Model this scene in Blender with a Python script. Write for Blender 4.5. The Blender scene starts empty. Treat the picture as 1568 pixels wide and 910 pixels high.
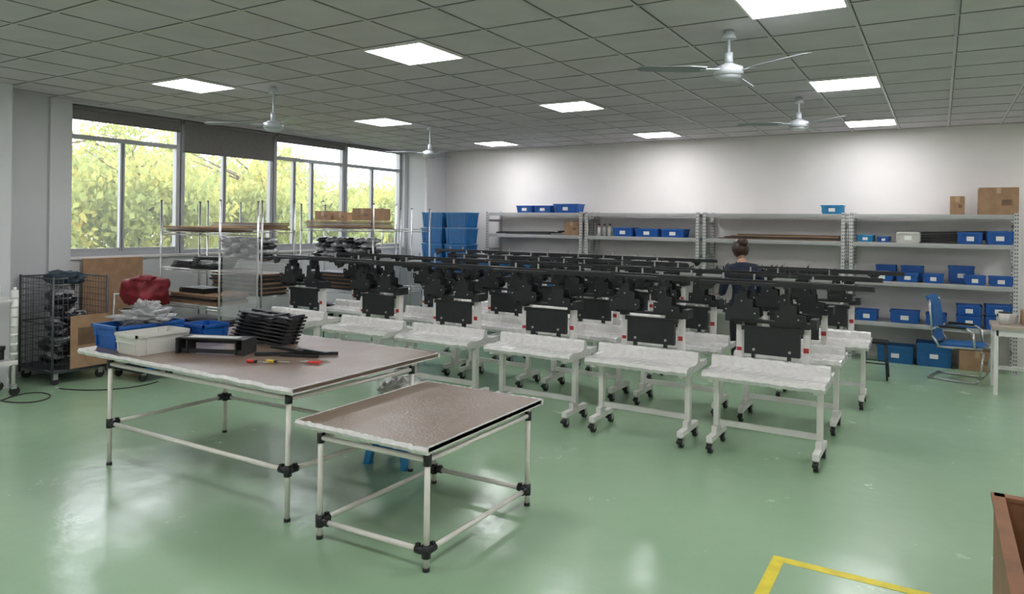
import bpy, bmesh, math, random
from mathutils import Vector, Matrix, Euler, noise
random.seed(7)
sc=bpy.context.scene
sc.view_settings.view_transform='Standard'
sc.view_settings.exposure=0.0
COL=sc.collection
rad=math.radians
# ------------------------------------------------------------------ materials
MATS={}
def nn(nt,t,**k):
    n=nt.nodes.new(t)
    for a,b in k.items(): setattr(n,a,b)
    return n
def mat(name,col,rough=.5,metal=0,var=0,vscale=5,bump=0,bscale=20,coat=0,trans=0,alpha=1,emit=0,spec=.5,col2=None,rvar=0,bdist=.02,brough=.5):
    if name in MATS: return MATS[name]
    m=bpy.data.materials.new(name); m.use_nodes=True
    nt=m.node_tree; b=nt.nodes['Principled BSDF']
    b.inputs['Base Color'].default_value=(*col,1); b.inputs['Roughness'].default_value=rough
    b.inputs['Metallic'].default_value=metal; b.inputs['Coat Weight'].default_value=coat
    b.inputs['Coat Roughness'].default_value=.12
    b.inputs['Specular IOR Level'].default_value=spec
    b.inputs['Transmission Weight'].default_value=trans; b.inputs['Alpha'].default_value=alpha
    if emit:
        b.inputs['Emission Color'].default_value=(*col,1); b.inputs['Emission Strength'].default_value=emit
    tc=nn(nt,'ShaderNodeTexCoord')
    if var or col2:
        n=nn(nt,'ShaderNodeTexNoise'); n.inputs['Scale'].default_value=vscale; n.inputs['Detail'].default_value=4
        nt.links.new(tc.outputs['Object'],n.inputs['Vector'])
        r=nn(nt,'ShaderNodeValToRGB')
        c2=col2 if col2 else tuple(min(1,c*(1+var)) for c in col)
        c1=col if col2 else tuple(c*(1-var) for c in col)
        r.color_ramp.elements[0].color=(*c1,1); r.color_ramp.elements[1].color=(*c2,1)
        r.color_ramp.elements[0].position=.35; r.color_ramp.elements[1].position=.65
        nt.links.new(n.outputs['Fac'],r.inputs['Fac']); nt.links.new(r.outputs['Color'],b.inputs['Base Color'])
    if rvar:
        n=nn(nt,'ShaderNodeTexNoise'); n.inputs['Scale'].default_value=vscale*1.7; n.inputs['Detail'].default_value=3
        nt.links.new(tc.outputs['Object'],n.inputs['Vector'])
        mr=nn(nt,'ShaderNodeMapRange'); mr.inputs['To Min'].default_value=max(0,rough-rvar); mr.inputs['To Max'].default_value=rough+rvar
        mr.inputs['From Min'].default_value=.3; mr.inputs['From Max'].default_value=.7
        nt.links.new(n.outputs['Fac'],mr.inputs['Value']); nt.links.new(mr.outputs['Result'],b.inputs['Roughness'])
    if bump:
        n=nn(nt,'ShaderNodeTexNoise'); n.inputs['Scale'].default_value=bscale; n.inputs['Detail'].default_value=3; n.inputs['Roughness'].default_value=brough
        nt.links.new(tc.outputs['Object'],n.inputs['Vector'])
        bp=nn(nt,'ShaderNodeBump'); bp.inputs['Strength'].default_value=bump; bp.inputs['Distance'].default_value=bdist
        nt.links.new(n.outputs['Fac'],bp.inputs['Height']); nt.links.new(bp.outputs['Normal'],b.inputs['Normal'])
        nt.links.new(bp.outputs['Normal'],b.inputs['Coat Normal'])
    MATS[name]=m; return m
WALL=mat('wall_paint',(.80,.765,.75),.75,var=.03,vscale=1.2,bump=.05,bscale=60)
WALLG=mat('shaded_wall_paint',(.62,.62,.635),.75,var=.03,vscale=1.2)  # window wall's shade put into a greyer copy of the wall colour
WHITE=mat('white_powder_coat',(.76,.735,.71),.35,var=.04,vscale=8)
CREAM=mat('cream_pipe',(.74,.71,.65),.35,var=.05,vscale=8)
BLACK=mat('black_powder_coat',(.014,.015,.017),.45,var=.15,vscale=10)
BLK2=mat('black_plastic_joint',(.013,.013,.014),.35)
BLUE=mat('blue_bin_plastic',(.012,.105,.40),.4,var=.1,vscale=6)
BLUEL=mat('light_blue_plastic',(.03,.25,.50),.4,var=.1,vscale=6)
BLUED=mat('deep_blue_crate_plastic',(.012,.12,.32),.45,var=.1,vscale=6)
BLUER=mat('crate_rim_plastic',(.02,.19,.43),.45)
BINW=mat('white_bin_plastic',(.62,.61,.57),.4,var=.04)
LABEL=mat('paper_label',(.8,.8,.78),.8)
RED=mat('red_label',(.42,.03,.03),.5)
CARD=mat('cardboard',(.36,.22,.13),.85,var=.12,vscale=9)
TAPE=mat('brown_tape',(.48,.34,.2),.35)
CHROME=mat('chrome_wire',(.55,.55,.55),.28,1)
STEEL=mat('galvanised_grey',(.42,.43,.42),.45,.3,var=.08,vscale=8)
SHELFG=mat('shelf_grey_paint',(.46,.46,.45),.45,var=.05,vscale=5)
WRAP=mat('stretch_film_wrap',(.70,.685,.665),.26,var=.05,vscale=20,bump=.55,bscale=30,coat=.5,bdist=.012)
FILM=mat('clear_film_bag',(.55,.56,.57),.16,var=.2,vscale=14,bump=1.0,bscale=20,coat=1,alpha=.5)
FILM2=mat('thin_clear_film',(.55,.56,.57),.2,var=.2,vscale=6,bump=1.0,bscale=9,coat=1,alpha=.3)
RUB=mat('caster_rubber',(.02,.02,.02),.5)
ALU=mat('window_aluminium',(.42,.43,.44),.4,.3,var=.04)
BLIND=mat('grey_roller_blind',(.21,.20,.20),.8,var=.06,vscale=30)
BAG=mat('black_plastic_bag',(.02,.02,.025),.2,bump=.9,bscale=18,coat=.6)
BAGS=mat('silver_film_bag',(.13,.13,.14),.2,bump=1,bscale=25,coat=.8,col2=(.6,.6,.62),vscale=12)
REDBAG=mat('red_fabric',(.19,.010,.018),.65,var=.3,vscale=7,bump=.5,bscale=12)
PART=mat('dark_parts',(.02,.02,.022),.5,var=.3,vscale=40)
BOARD=mat('brown_board',(.17,.10,.06),.5,var=.2,vscale=4)
WOOD=mat('crate_wood',(.22,.095,.042),.5,var=.2,vscale=5)
YEL=mat('yellow_floor_tape',(.72,.60,.03),.45,var=.1,vscale=12)
NAVY=mat('navy_workwear',(.008,.014,.035),.8,var=.2,vscale=20,bump=.3,bscale=30)
TROU=mat('dark_trousers',(.012,.012,.016),.8)
SKIN=mat('skin',(.55,.32,.23),.5)
HAIR=mat('dark_brown_hair',(.035,.015,.009),.4,var=.5,vscale=60)
LIP=mat('lips',(.4,.12,.1),.5); EYEW=mat('eye_white',(.8,.8,.8),.3)
FANW=mat('fan_white_enamel',(.55,.58,.62),.3,.1)
FANB=mat('fan_blade_grey',(.30,.32,.34),.35,.4)
TOOLR=mat('tool_red_handle',(.6,.03,.02),.4); TOOLY=mat('tool_yellow_handle',(.7,.5,.03),.4)
CHAIRB=mat('chair_blue_mesh',(.02,.12,.33),.6,var=.1,vscale=20)
# film wrapped brown board: plain brown, fine film wrinkles only in the gloss
WRAPT=mat('film_wrapped_brown_board',(.200,.132,.094),.34,bump=.5,bscale=48,coat=.75,col2=(.235,.160,.116),vscale=2.2,rvar=.05,bdist=.010,brough=.62)
def perf():
    m=bpy.data.materials.new('perforated_post_steel'); m.use_nodes=True; nt=m.node_tree; b=nt.nodes['Principled BSDF']
    b.inputs['Roughness'].default_value=.45
    tc=nn(nt,'ShaderNodeTexCoord'); sx=nn(nt,'ShaderNodeSeparateXYZ'); nt.links.new(tc.outputs['Object'],sx.inputs[0])
    w=nn(nt,'ShaderNodeMath',operation='MULTIPLY'); w.inputs[1].default_value=20; nt.links.new(sx.outputs['Z'],w.inputs[0])
    fr=nn(nt,'ShaderNodeMath',operation='FRACT'); nt.links.new(w.outputs[0],fr.inputs[0])
    gt=nn(nt,'ShaderNodeMath',operation='GREATER_THAN'); gt.inputs[1].default_value=.6; nt.links.new(fr.outputs[0],gt.inputs[0])
    w2=nn(nt,'ShaderNodeMath',operation='MULTIPLY'); w2.inputs[1].default_value=40; nt.links.new(sx.outputs['X'],w2.inputs[0])
    fr2=nn(nt,'ShaderNodeMath',operation='FRACT'); nt.links.new(w2.outputs[0],fr2.inputs[0])
    gt2=nn(nt,'ShaderNodeMath',operation='GREATER_THAN'); gt2.inputs[1].default_value=.5; nt.links.new(fr2.outputs[0],gt2.inputs[0])
    mu=nn(nt,'ShaderNodeMath',operation='MULTIPLY'); nt.links.new(gt.outputs[0],mu.inputs[0]); nt.links.new(gt2.outputs[0],mu.inputs[1])
    mx=nn(nt,'ShaderNodeMix',data_type='RGBA'); mx.inputs[6].default_value=(.55,.55,.54,1); mx.inputs[7].default_value=(.06,.06,.06,1)
    nt.links.new(mu.outputs[0],mx.inputs[0]); nt.links.new(mx.outputs[2],b.inputs['Base Color'])
    return m
PERF=perf()
# ------------------------------------------------------------------ builder
class B:
    def __init__(s): s.bm=bmesh.new(); s.m=[]; s.M=Matrix()
    def mi(s,m):
        if m not in s.m: s.m.append(m)
        return s.m.index(m)
    def _fin(s,vs,m,T=None,smooth=False):
        i=s.mi(m); fs=set()
        Mx=s.M@T if T is not None else s.M
        for v in vs:
            v.co=Mx@v.co
            for f in v.link_faces: fs.add(f)
        for f in fs: f.material_index=i; f.smooth=smooth
    def box(s,c,d,m,rot=None,bev=0):
        r=bmesh.ops.create_cube(s.bm,size=1); vs=r['verts']
        for v in vs: v.co=Vector((v.co.x*d[0],v.co.y*d[1],v.co.z*d[2]))
        if bev:
            es=list({e for v in vs for e in v.link_edges})
            rb=bmesh.ops.bevel(s.bm,geom=es,offset=bev,segments=2,affect='EDGES')
            vs=list({v for f in rb['faces'] for v in f.verts}|{v for v in vs if v.is_valid})
        T=Matrix.Translation(c)
        if rot: T=T@Euler(rot).to_matrix().to_4x4()
        s._fin(vs,m,T)
    def b2(s,a,b,m,bev=0):
        s.box([(a[i]+b[i])/2 for i in range(3)],[abs(b[i]-a[i]) for i in range(3)],m,bev=bev)
    def cyl(s,p,q,r,m,seg=10,r2=None,smooth=True):
        p=Vector(p);q=Vector(q);d=q-p
        rr=bmesh.ops.create_cone(s.bm,cap_ends=True,segments=seg,radius1=r,radius2=r if r2 is None else r2,depth=d.length)
        T=Matrix.Translation((p+q)/2)@d.to_track_quat('Z','Y').to_matrix().to_4x4()
        s._fin(rr['verts'],m,T,smooth)
        for f in {f for v in rr['verts'] for f in v.link_faces}:
            if len(f.verts)>4: f.smooth=False
    def sph(s,c,d,m,seg=14,rot=None):
        rr=bmesh.ops.create_uvsphere(s.bm,u_segments=seg,v_segments=max(6,seg*2//3),radius=.5)
        T=Matrix.Translation(c)
        if rot: T=T@Euler(rot).to_matrix().to_4x4()
        T=T@Matrix.Diagonal((d[0],d[1],d[2],1))
        s._fin(rr['verts'],m,T,True); return rr['verts']
    def prism(s,pts,y0,y1,m):
        a=[s.bm.verts.new((x,y0,z)) for x,z in pts]; b=[s.bm.verts.new((x,y1,z)) for x,z in pts]
        n=len(pts)
        s.bm.faces.new(a); s.bm.faces.new(b[::-1])
        for i in range(n): s.bm.faces.new((a[i],b[i],b[(i+1)%n],a[(i+1)%n]))
        s._fin(a+b,m)
    def path(s,pts,r,m,seg=8):
        for i in range(len(pts)-1):
            s.cyl(pts[i],pts[i+1],r,m,seg)
        for p in pts[1:-1]: s.sph(p,(2*r,)*3,m,8)
    def blob(s,c,d,m,amp=.2,fr=3,seg=24,rot=None,sq=0):
        vs=s.sph((0,0,0),(1,1,1),m,seg)
        inv=s.M.inverted()
        T=Matrix.Translation(c)
        if rot: T=T@Euler(rot).to_matrix().to_4x4()
        off=Vector((random.random()*50,random.random()*50,0))
        for v in vs:
            co=inv@v.co
            k=1+amp*noise.noise(co*fr*2+off)*2
            if sq:
                mxc=max(abs(co.x),abs(co.y),abs(co.z)); k*=(1-sq)+sq*(.5/max(mxc,.2))
            co=co*k
            v.co=s.M@(T@Vector((co.x*d[0],co.y*d[1],co.z*d[2])))
    def obj(s,name,loc=(0,0,0),rz=0,parent=None,bevel=0):
        bmesh.ops.recalc_face_normals(s.bm,faces=s.bm.faces[:])
        me=bpy.data.meshes.new(name); s.bm.to_mesh(me); s.bm.free()
        for m in s.m: me.materials.append(m)
        return inst(name,me,loc,rz,parent,bevel)
def inst(name,me,loc=(0,0,0),rz=0,parent=None,bevel=0):
    o=bpy.data.objects.new(name,me); COL.objects.link(o); o.location=loc; o.rotation_euler=(0,0,rz)
    if parent: o.parent=parent
    if bevel:
        md=o.modifiers.new('bev','BEVEL'); md.width=bevel; md.segments=2; md.limit_method='ANGLE'
    return o
# ------------------------------------------------------------------ room
XL,XR,YB,YF,HC=-9.3,4.2,11.85,-2.2,3.36
def floor_mat():
    m=bpy.data.materials.new('green_epoxy_floor'); m.use_nodes=True; nt=m.node_tree; b=nt.nodes['Principled BSDF']; L=nt.links.new
    tc=nn(nt,'ShaderNodeTexCoord')
    n=nn(nt,'ShaderNodeTexNoise'); n.inputs['Scale'].default_value=.6; n.inputs['Detail'].default_value=4; L(tc.outputs['Object'],n.inputs['Vector'])
    r=nn(nt,'ShaderNodeValToRGB'); r.color_ramp.elements[0].position=.3; r.color_ramp.elements[1].position=.7
    r.color_ramp.elements[0].color=(.295,.445,.285,1); r.color_ramp.elements[1].color=(.33,.475,.315,1); L(n.outputs['Fac'],r.inputs['Fac'])
    v=nn(nt,'ShaderNodeTexNoise'); v.inputs['Scale'].default_value=4; v.inputs['Detail'].default_value=8; v.inputs['Roughness'].default_value=.72
    mp=nn(nt,'ShaderNodeMapping'); mp.inputs['Scale'].default_value=(1,4.5,1); mp.inputs['Rotation'].default_value=(0,0,.5); L(tc.outputs['Object'],mp.inputs['Vector']); L(mp.outputs[0],v.inputs['Vector'])
    r2=nn(nt,'ShaderNodeValToRGB'); r2.color_ramp.elements[0].position=.70; r2.color_ramp.elements[1].position=.74
    r2.color_ramp.elements[0].color=(0,0,0,1); r2.color_ramp.elements[1].color=(.7,.7,.7,1); L(v.outputs['Fac'],r2.inputs['Fac'])
    mx=nn(nt,'ShaderNodeMix',data_type='RGBA'); mx.inputs[7].default_value=(.09,.12,.085,1); L(r2.outputs['Color'],mx.inputs[0]); L(r.outputs['Color'],mx.inputs[6]); L(mx.outputs[2],b.inputs['Base Color'])
    n3=nn(nt,'ShaderNodeTexNoise'); n3.inputs['Scale'].default_value=1.6; n3.inputs['Detail'].default_value=10; n3.inputs['Roughness'].default_value=.78; L(tc.outputs['Object'],n3.inputs['Vector'])
    mr=nn(nt,'ShaderNodeMapRange'); mr.inputs['From Min'].default_value=.3; mr.inputs['From Max'].default_value=.7; mr.inputs['To Min'].default_value=.14; mr.inputs['To Max'].default_value=.30
    L(n3.outputs['Fac'],mr.inputs['Value']); L(mr.outputs['Result'],b.inputs['Roughness'])
    b.inputs['Specular IOR Level'].default_value=.95
    n4=nn(nt,'ShaderNodeTexNoise'); n4.inputs['Scale'].default_value=5; n4.inputs['Detail'].default_value=5; L(tc.outputs['Object'],n4.inputs['Vector'])
    bp=nn(nt,'ShaderNodeBump'); bp.inputs['Strength'].default_value=.18; bp.inputs['Distance'].default_value=.02; L(n4.outputs['Fac'],bp.inputs['Height']); L(bp.outputs['Normal'],b.inputs['Normal'])
    return m
FLOOR=floor_mat()
b=B(); b.b2((XL-.25,YF-.2,-.12),(XR+.2,YB+.2,0),FLOOR); b.obj('floor')
CEIL=mat('ceiling_tile',(.55,.51,.535),.85,var=.04,vscale=3,bump=.1,bscale=150)
b=B(); b.b2((XL-.25,YF-.2,HC),(XR+.2,YB+.2,HC+.12),CEIL); b.obj('ceiling')
TB=mat('ceiling_tbar',(.52,.52,.49),.35,.5); TBD=mat('ceiling_tbar_groove',(.08,.09,.09),.7)
T=.61; x0=-.83+T/2; y0=4.75+T/2
b=B()
k=-30
while k<30:
    x=x0+k*T
    if XL<x<XR: b.b2((x-.011,YF,HC-.006),(x+.011,YB,HC),TB); b.b2((x+.011,YF,HC-.002),(x+.019,YB,HC),TBD)
    y=y0+k*T
    if YF<y<YB: b.b2((XL,y-.011,HC-.0055),(XR,y+.011,HC),TB); b.b2((XL,y-.019,HC-.0021),(XR,y-.011,HC),TBD)
    k+=1
b.obj('ceiling_grid')
b=B(); b.b2((XL-.25,YB,0),(XR+.2,YB+.2,HC),WALL); b.obj('wall_back')
b=B(); b.b2((XR,YF,0),(XR+.2,YB,HC),WALL); b.obj('wall_right')
b=B(); b.b2((XL-.25,YF-.2,0),(XR+.2,YF,HC),WALL); b.obj('wall_front')
WY0,WY1,WZ0,WZ1=4.68,11.13,1.40,3.33
b=B()
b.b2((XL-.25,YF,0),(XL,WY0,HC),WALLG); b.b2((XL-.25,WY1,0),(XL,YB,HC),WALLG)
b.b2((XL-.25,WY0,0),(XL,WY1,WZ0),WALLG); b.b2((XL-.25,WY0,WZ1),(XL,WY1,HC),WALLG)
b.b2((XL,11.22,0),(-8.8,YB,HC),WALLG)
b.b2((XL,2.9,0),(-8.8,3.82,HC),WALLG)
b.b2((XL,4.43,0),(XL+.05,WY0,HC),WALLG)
b.obj('wall_left')
b=B(); b.b2((XL-.02,WY0,WZ0-.03),(XL+.04,WY1,WZ0),WHITE); b.obj('trim_1')
b=B(); b.cyl((-8.72,11.1,0),(-8.72,11.1,HC),.022,WHITE,12); b.obj('corner_pipe')  # white vertical pipe beside the corner column
def glassmat():
    m=bpy.data.materials.new('window_glass'); m.use_nodes=True; nt=m.node_tree; nt.nodes.remove(nt.nodes['Principled BSDF'])
    o=nt.nodes['Material Output']; t=nn(nt,'ShaderNodeBsdfTransparent'); t.inputs[0].default_value=(.93,.94,.95,1)
    g=nn(nt,'ShaderNodeBsdfGlossy'); g.inputs['Roughness'].default_value=.25
    tl=nn(nt,'ShaderNodeBsdfTranslucent'); tl.inputs[0].default_value=(.9,.9,.9,1)
    mx=nn(nt,'ShaderNodeMixShader'); mx.inputs[0].default_value=.06
    nt.links.new(t.outputs[0],mx.inputs[1]); nt.links.new(g.outputs[0],mx.inputs[2])
    m2=nn(nt,'ShaderNodeMixShader'); m2.inputs[0].default_value=.035
    nt.links.new(mx.outputs[0],m2.inputs[1]); nt.links.new(tl.outputs[0],m2.inputs[2]); nt.links.new(m2.outputs[0],o.inputs[0]); return m
GLASS=glassmat()
ys=[4.68,6.24,7.90,9.53,11.13]; zt=2.93; fx=-9.42
splits=[[5.40],[6.98],[8.35,8.75],[10.28]]
for i in range(4):
    a,c=ys[i]+.03,ys[i+1]-.03; b=B(); w=.05
    for y in (a,c): b.b2((fx-.04,y-w/2-.012,WZ0),(fx+.04,y+w/2+.012,WZ1),ALU)
    for z in (WZ0+.03,zt,WZ1-.03): b.b2((fx-.035,a,z-.028),(fx+.035,c,z+.028),ALU)
    for y in splits[i]: b.b2((fx-.03,y-.03,WZ0),(fx+.03,y+.03,zt),ALU); b.b2((fx-.032,y-.004,WZ0),(fx+.034,y+.004,zt),TBD)
    if i in (0,2): 
        b.b2((fx-.02,a,WZ0+.05),(fx+.02,c,WZ0+.1),ALU)
    b.b2((fx-.004,a,WZ0),(fx+.004,c,WZ1),GLASS)
    b.obj('window_%d'%(i+1))
    zb=[3.15,2.87,3.2,3.27][i]
    b=B(); b.b2((-9.352,a+.01,zb),(-9.344,c-.01,WZ1),BLIND); b.cyl((-9.348,a+.01,zb),(-9.348,c-.01,zb),.012,BLIND,8)
    b.cyl((-9.345,a,WZ1-.03),(-9.345,c,WZ1-.03),.028,BLIND,12)
    b.obj('roller_blind')
# ------------------------------------------------------------------ ceiling light panels
LP=bpy.data.materials.new('led_panel_emitter'); LP.use_nodes=True
p=LP.node_tree.nodes['Principled BSDF']; p.inputs['Emission Color'].default_value=(.98,.975,1,1); p.inputs['Emission Strength'].default_value=24.5
b=B(); b.b2((-.295,-.295,-.012),(.295,.295,-.004),LP)
for sx in (-1,1):
    b.b2((sx*.300-.008,-.305,-.018),(sx*.300+.008,.305,0),WHITE); b.b2((-.305,sx*.300-.008,-.018),(.305,sx*.300+.008,0),WHITE)
o=b.obj('ceiling_light_panel',(-.83,4.75,HC-.006)); lm=o.data
for ix in range(-1,3):
    for iy in range(-2,3):
        if ix==0 and iy==0: continue
        x=-.83-3.05*ix; y=4.75+3.05*iy
        if x>XR-.4: continue
        inst('ceiling_light_panel',lm,(x,y,HC-.006))
# ------------------------------------------------------------------ fans
def fan(x,y,drop,r,rel):
    b=B()
    b.cyl((0,0,-.07),(0,0,0),.055,FANW,16,r2=.03)
    b.cyl((0,0,-drop),(0,0,-.05),.011,FANW,10)
    b.cyl((0,0,-drop+.05),(0,0,-drop+.13),.03,FANW,14)
    b.cyl((0,0,-drop+.02),(0,0,-drop+.05),.10,FANW,24,r2=.035)
    b.cyl((0,0,-drop-.04),(0,0,-drop+.02),.105,FANW,24)
    b.cyl((0,0,-drop-.07),(0,0,-drop-.04),.06,FANW,24,r2=.10)
    for a in rel:
        A=a+31.2; b.M=Matrix.Rotation(rad(A),4,'Z')@Matrix.Rotation(rad(9),4,'X')
        b.box((.15,0,-drop-.01),(.14,.035,.006),FANW)
        prof=[(.18,.045),(.3,.062),(r-.08,.05),(r-.02,.042),(r,.02)]
        top=[b.bm.verts.new((px,w,-drop-.004)) for px,w in prof]+[b.bm.verts.new((px,-w,-drop-.004)) for px,w in prof[::-1]]
        bot=[b.bm.verts.new((v.co.x,v.co.y,v.co.z-.005)) for v in top]
        b.bm.faces.new(top); b.bm.faces.new(bot[::-1]); n=len(top)
        for i in range(n): b.bm.faces.new((top[i],bot[i],bot[(i+1)%n],top[(i+1)%n]))
        b._fin(top+bot,FANB)
        b.M=Matrix()
    return b.obj('ceiling_fan',(x,y,HC))
fan(-1.36,5.33,.30,.68,(178,55,-62)); fan(-6.26,5.26,.42,.72,(180,60,-60)); fan(-1.37,8.45,.30,.66,(165,45,-75)); fan(-6.59,8.46,.42,.66,(178,62,-58))
# ------------------------------------------------------------------ trolley
def caster(b,x,y):
    b.cyl((x,y,.085),(x,y,.10),.028,CHROME,12)
    b.box((x-.022,y+.01,.062),(.004,.045,.05),CHROME); b.box((x+.022,y+.01,.062),(.004,.045,.05),CHROME)
    b.cyl((x-.017,y+.018,.038),(x+.017,y+.018,.038),.038,RUB,16); b.cyl((x-.019,y+.018,.038),(x+.019,y+.018,.038),.012,CHROME,10)
    b.box((x,y-.03,.068),(.04,.06,.022),RUB,(.3,0,0))
b=B()
for sx in (-1,1):
    x=sx*.41
    b.b2((x-.025,.0,.10),(x+.025,.46,.145),WHITE); b.b2((x-.022,.20,.145),(x+.022,.26,.62),WHITE)
    b.prism([(x-.022,.145),(x+.022,.145),(x+.022,.2),(x-.022,.2)],.15,.2,WHITE)
    caster(b,x,.03); caster(b,x,.43)
    b.b2((x-.02,.01,.60),(x+.02,.55,.63),WHITE)
b.b2((-.39,.215,.20),(.39,.245,.245),WHITE); b.b2((-.39,.215,.58),(.39,.245,.62),WHITE)
def slab(b,x0,x1,prof,m,nx=26,amp=.006,smooth=False):
    rows=[]
    for i in range(nx+1):
        x=x0+(x1-x0)*i/nx
        rows.append([b.bm.verts.new((x+amp*noise.noise(Vector((i*.9,y*9,z*9))),y+amp*noise.noise(Vector((i*1.3,y*11,z*7+5))),z+amp*1.6*noise.noise(Vector((i*1.1,y*13+9,z*3))))) for y,z in prof])
    n=len(prof); vs=[v for r in rows for v in r]
    for i in range(nx):
        for j in range(n): b.bm.faces.new((rows[i][j],rows[i][(j+1)%n],rows[i+1][(j+1)%n],rows[i+1][j]))
    b.bm.faces.new(rows[0]); b.bm.faces.new(rows[-1][::-1]); b._fin(vs,m,None,smooth)
slab(b,-.475,.475,[(-.02,.625),(-.035,.655),(-.02,.685),(.05,.69),(.15,.685),(.22,.688),(.27,.70),(.285,.765),(.30,.782),(.33,.782),(.345,.76),(.35,.70),(.42,.688),(.5,.688),(.575,.685),(.585,.655),(.575,.63),(.3,.628),(.1,.628)],WRAP,30,.006)
tro=b.obj('wheeled_workstand',(0,0,0)).data
bpy.data.objects.remove(bpy.data.objects['wheeled_workstand'])
def assembly(par):
    b=B()
    for x in (-.275,.27):
        b.b2((x-.026,.16,.69),(x+.026,.23,1.04),WHITE); b.b2((x-.05,.12,.69),(x+.05,.27,.70),BLACK)
    b.b2((.249,.157,.84),(.291,.161,.88),RED); b.b2((-.296,.157,.81),(-.254,.161,.84),RED)
    b.prism([(-.22,.80),(-.16,.80),(-.16,.765),(-.135,.765),(-.135,.80),(.13,.80),(.13,.76),(.155,.76),(.155,.80),(.23,.80),(.23,1.0),(.255,1.0),(.255,1.035),(-.245,1.035),(-.245,1.0),(-.22,1.0)],.10,.15,BLACK)
    for x in (-.14,.15): b.cyl((x,.092,.84),(x,.10,.84),.012,CHROME,8)
    b.b2((-.23,.092,1.02),(.24,.10,1.035),BLK2)
    b.b2((-.33,.11,1.065),(.35,.19,1.09),BLACK)
    for x in (-.275,.27): b.b2((x-.03,.12,1.04),(x+.03,.22,1.066),BLACK)
    b.b2((.31,.08,1.05),(.36,.24,1.13),BLACK); b.b2((-.38,.08,1.07),(-.33,.24,1.15),BLACK)
    lp=[(-.33,1.09),(-.33,1.14),(-.40,1.14),(-.40,1.21),(-.35,1.21),(-.35,1.19),(-.31,1.19),(-.30,1.30),(-.27,1.30),(-.27,1.335),(-.20,1.335),(-.20,1.27),(-.15,1.26),(-.15,1.20),(-.10,1.20),(-.09,1.12),(-.13,1.09)]
    rp=[(.03,1.09),(.03,1.18),(.07,1.18),(.08,1.325),(.14,1.325),(.15,1.24),(.20,1.23),(.20,1.16),(.27,1.15),(.28,1.09)]
    for y in (.08,.22): b.prism(lp,y,y+.012,BLACK)
    for y in (.10,.24): b.prism(rp,y,y+.012,BLACK)
    for x,z in ((-.37,1.175),(-.24,1.25),(-.13,1.15),(.06,1.14),(.11,1.28),(.22,1.12)):
        b.cyl((x,.074,z),(x,.255,z),.008,BLK2,8); b.cyl((x,.068,z),(x,.076,z),.007,CHROME,8)
    b.b2((-.30,.09,1.10),(-.18,.22,1.17),BLACK); b.b2((.06,.11,1.09),(.18,.24,1.13),BLACK)
    b.b2((-.25,.10,1.30),(-.22,.22,1.385),BLACK); b.b2((.10,.12,1.29),(.13,.25,1.385),BLACK)
    o=.10*par
    b.b2((-.60,.03+o,1.388),(.78,.07+o,1.414),BLACK); b.b2((-.78,.25+o,1.396),(.64,.29+o,1.422),BLACK)
    b.b2((.05,.028+o,1.414),(.78,.04+o,1.430),BLK2)
    for x in (-.5,-.2,.12,.45):
        b.b2((x-.015,.03+o,1.375),(x+.015,.29+o,1.388),BLACK)
    for x in (-.45,-.18,.3): b.b2((x-.006,.26+o,1.422),(x+.006,.28+o,1.472),STEEL)
    b.prism([(.44,1.385),(.47,1.33),(.50,1.33),(.55,1.385)],.1+o,.11+o,BLACK)
    b.prism([(-.60,1.385),(-.58,1.32),(-.50,1.34),(-.46,1.385)],.05+o,.06+o,BLACK)
    return b
am=[]
for par in (0,1):
    o=assembly(par).obj('tmpx'); am.append(o.data); bpy.data.objects.remove(o)
cols=[-1.21,-2.28,-3.38,-4.53,-5.62,-6.93]
for r,yy in enumerate((5.88,7.03,8.18,9.38)):
    for c,xx in enumerate(cols):
        if r==2 and c in (1,5): continue
        if r==3 and c not in (2,3,4,5): continue
        dx=random.uniform(-.03,.03) if r else 0; dy=random.uniform(-.04,.04) if r else 0
        if c==5: dx=.02; dy=.05
        if r==2 and c==0: dx=.12
        rz=random.uniform(-.02,.02) if r else 0
        inst('wheeled_workstand',tro,(xx+dx,yy+dy,0),rz)
        inst('desk_bracket_assembly',am[c%2],(xx+dx,yy+dy+.265,0.010),rz)
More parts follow.
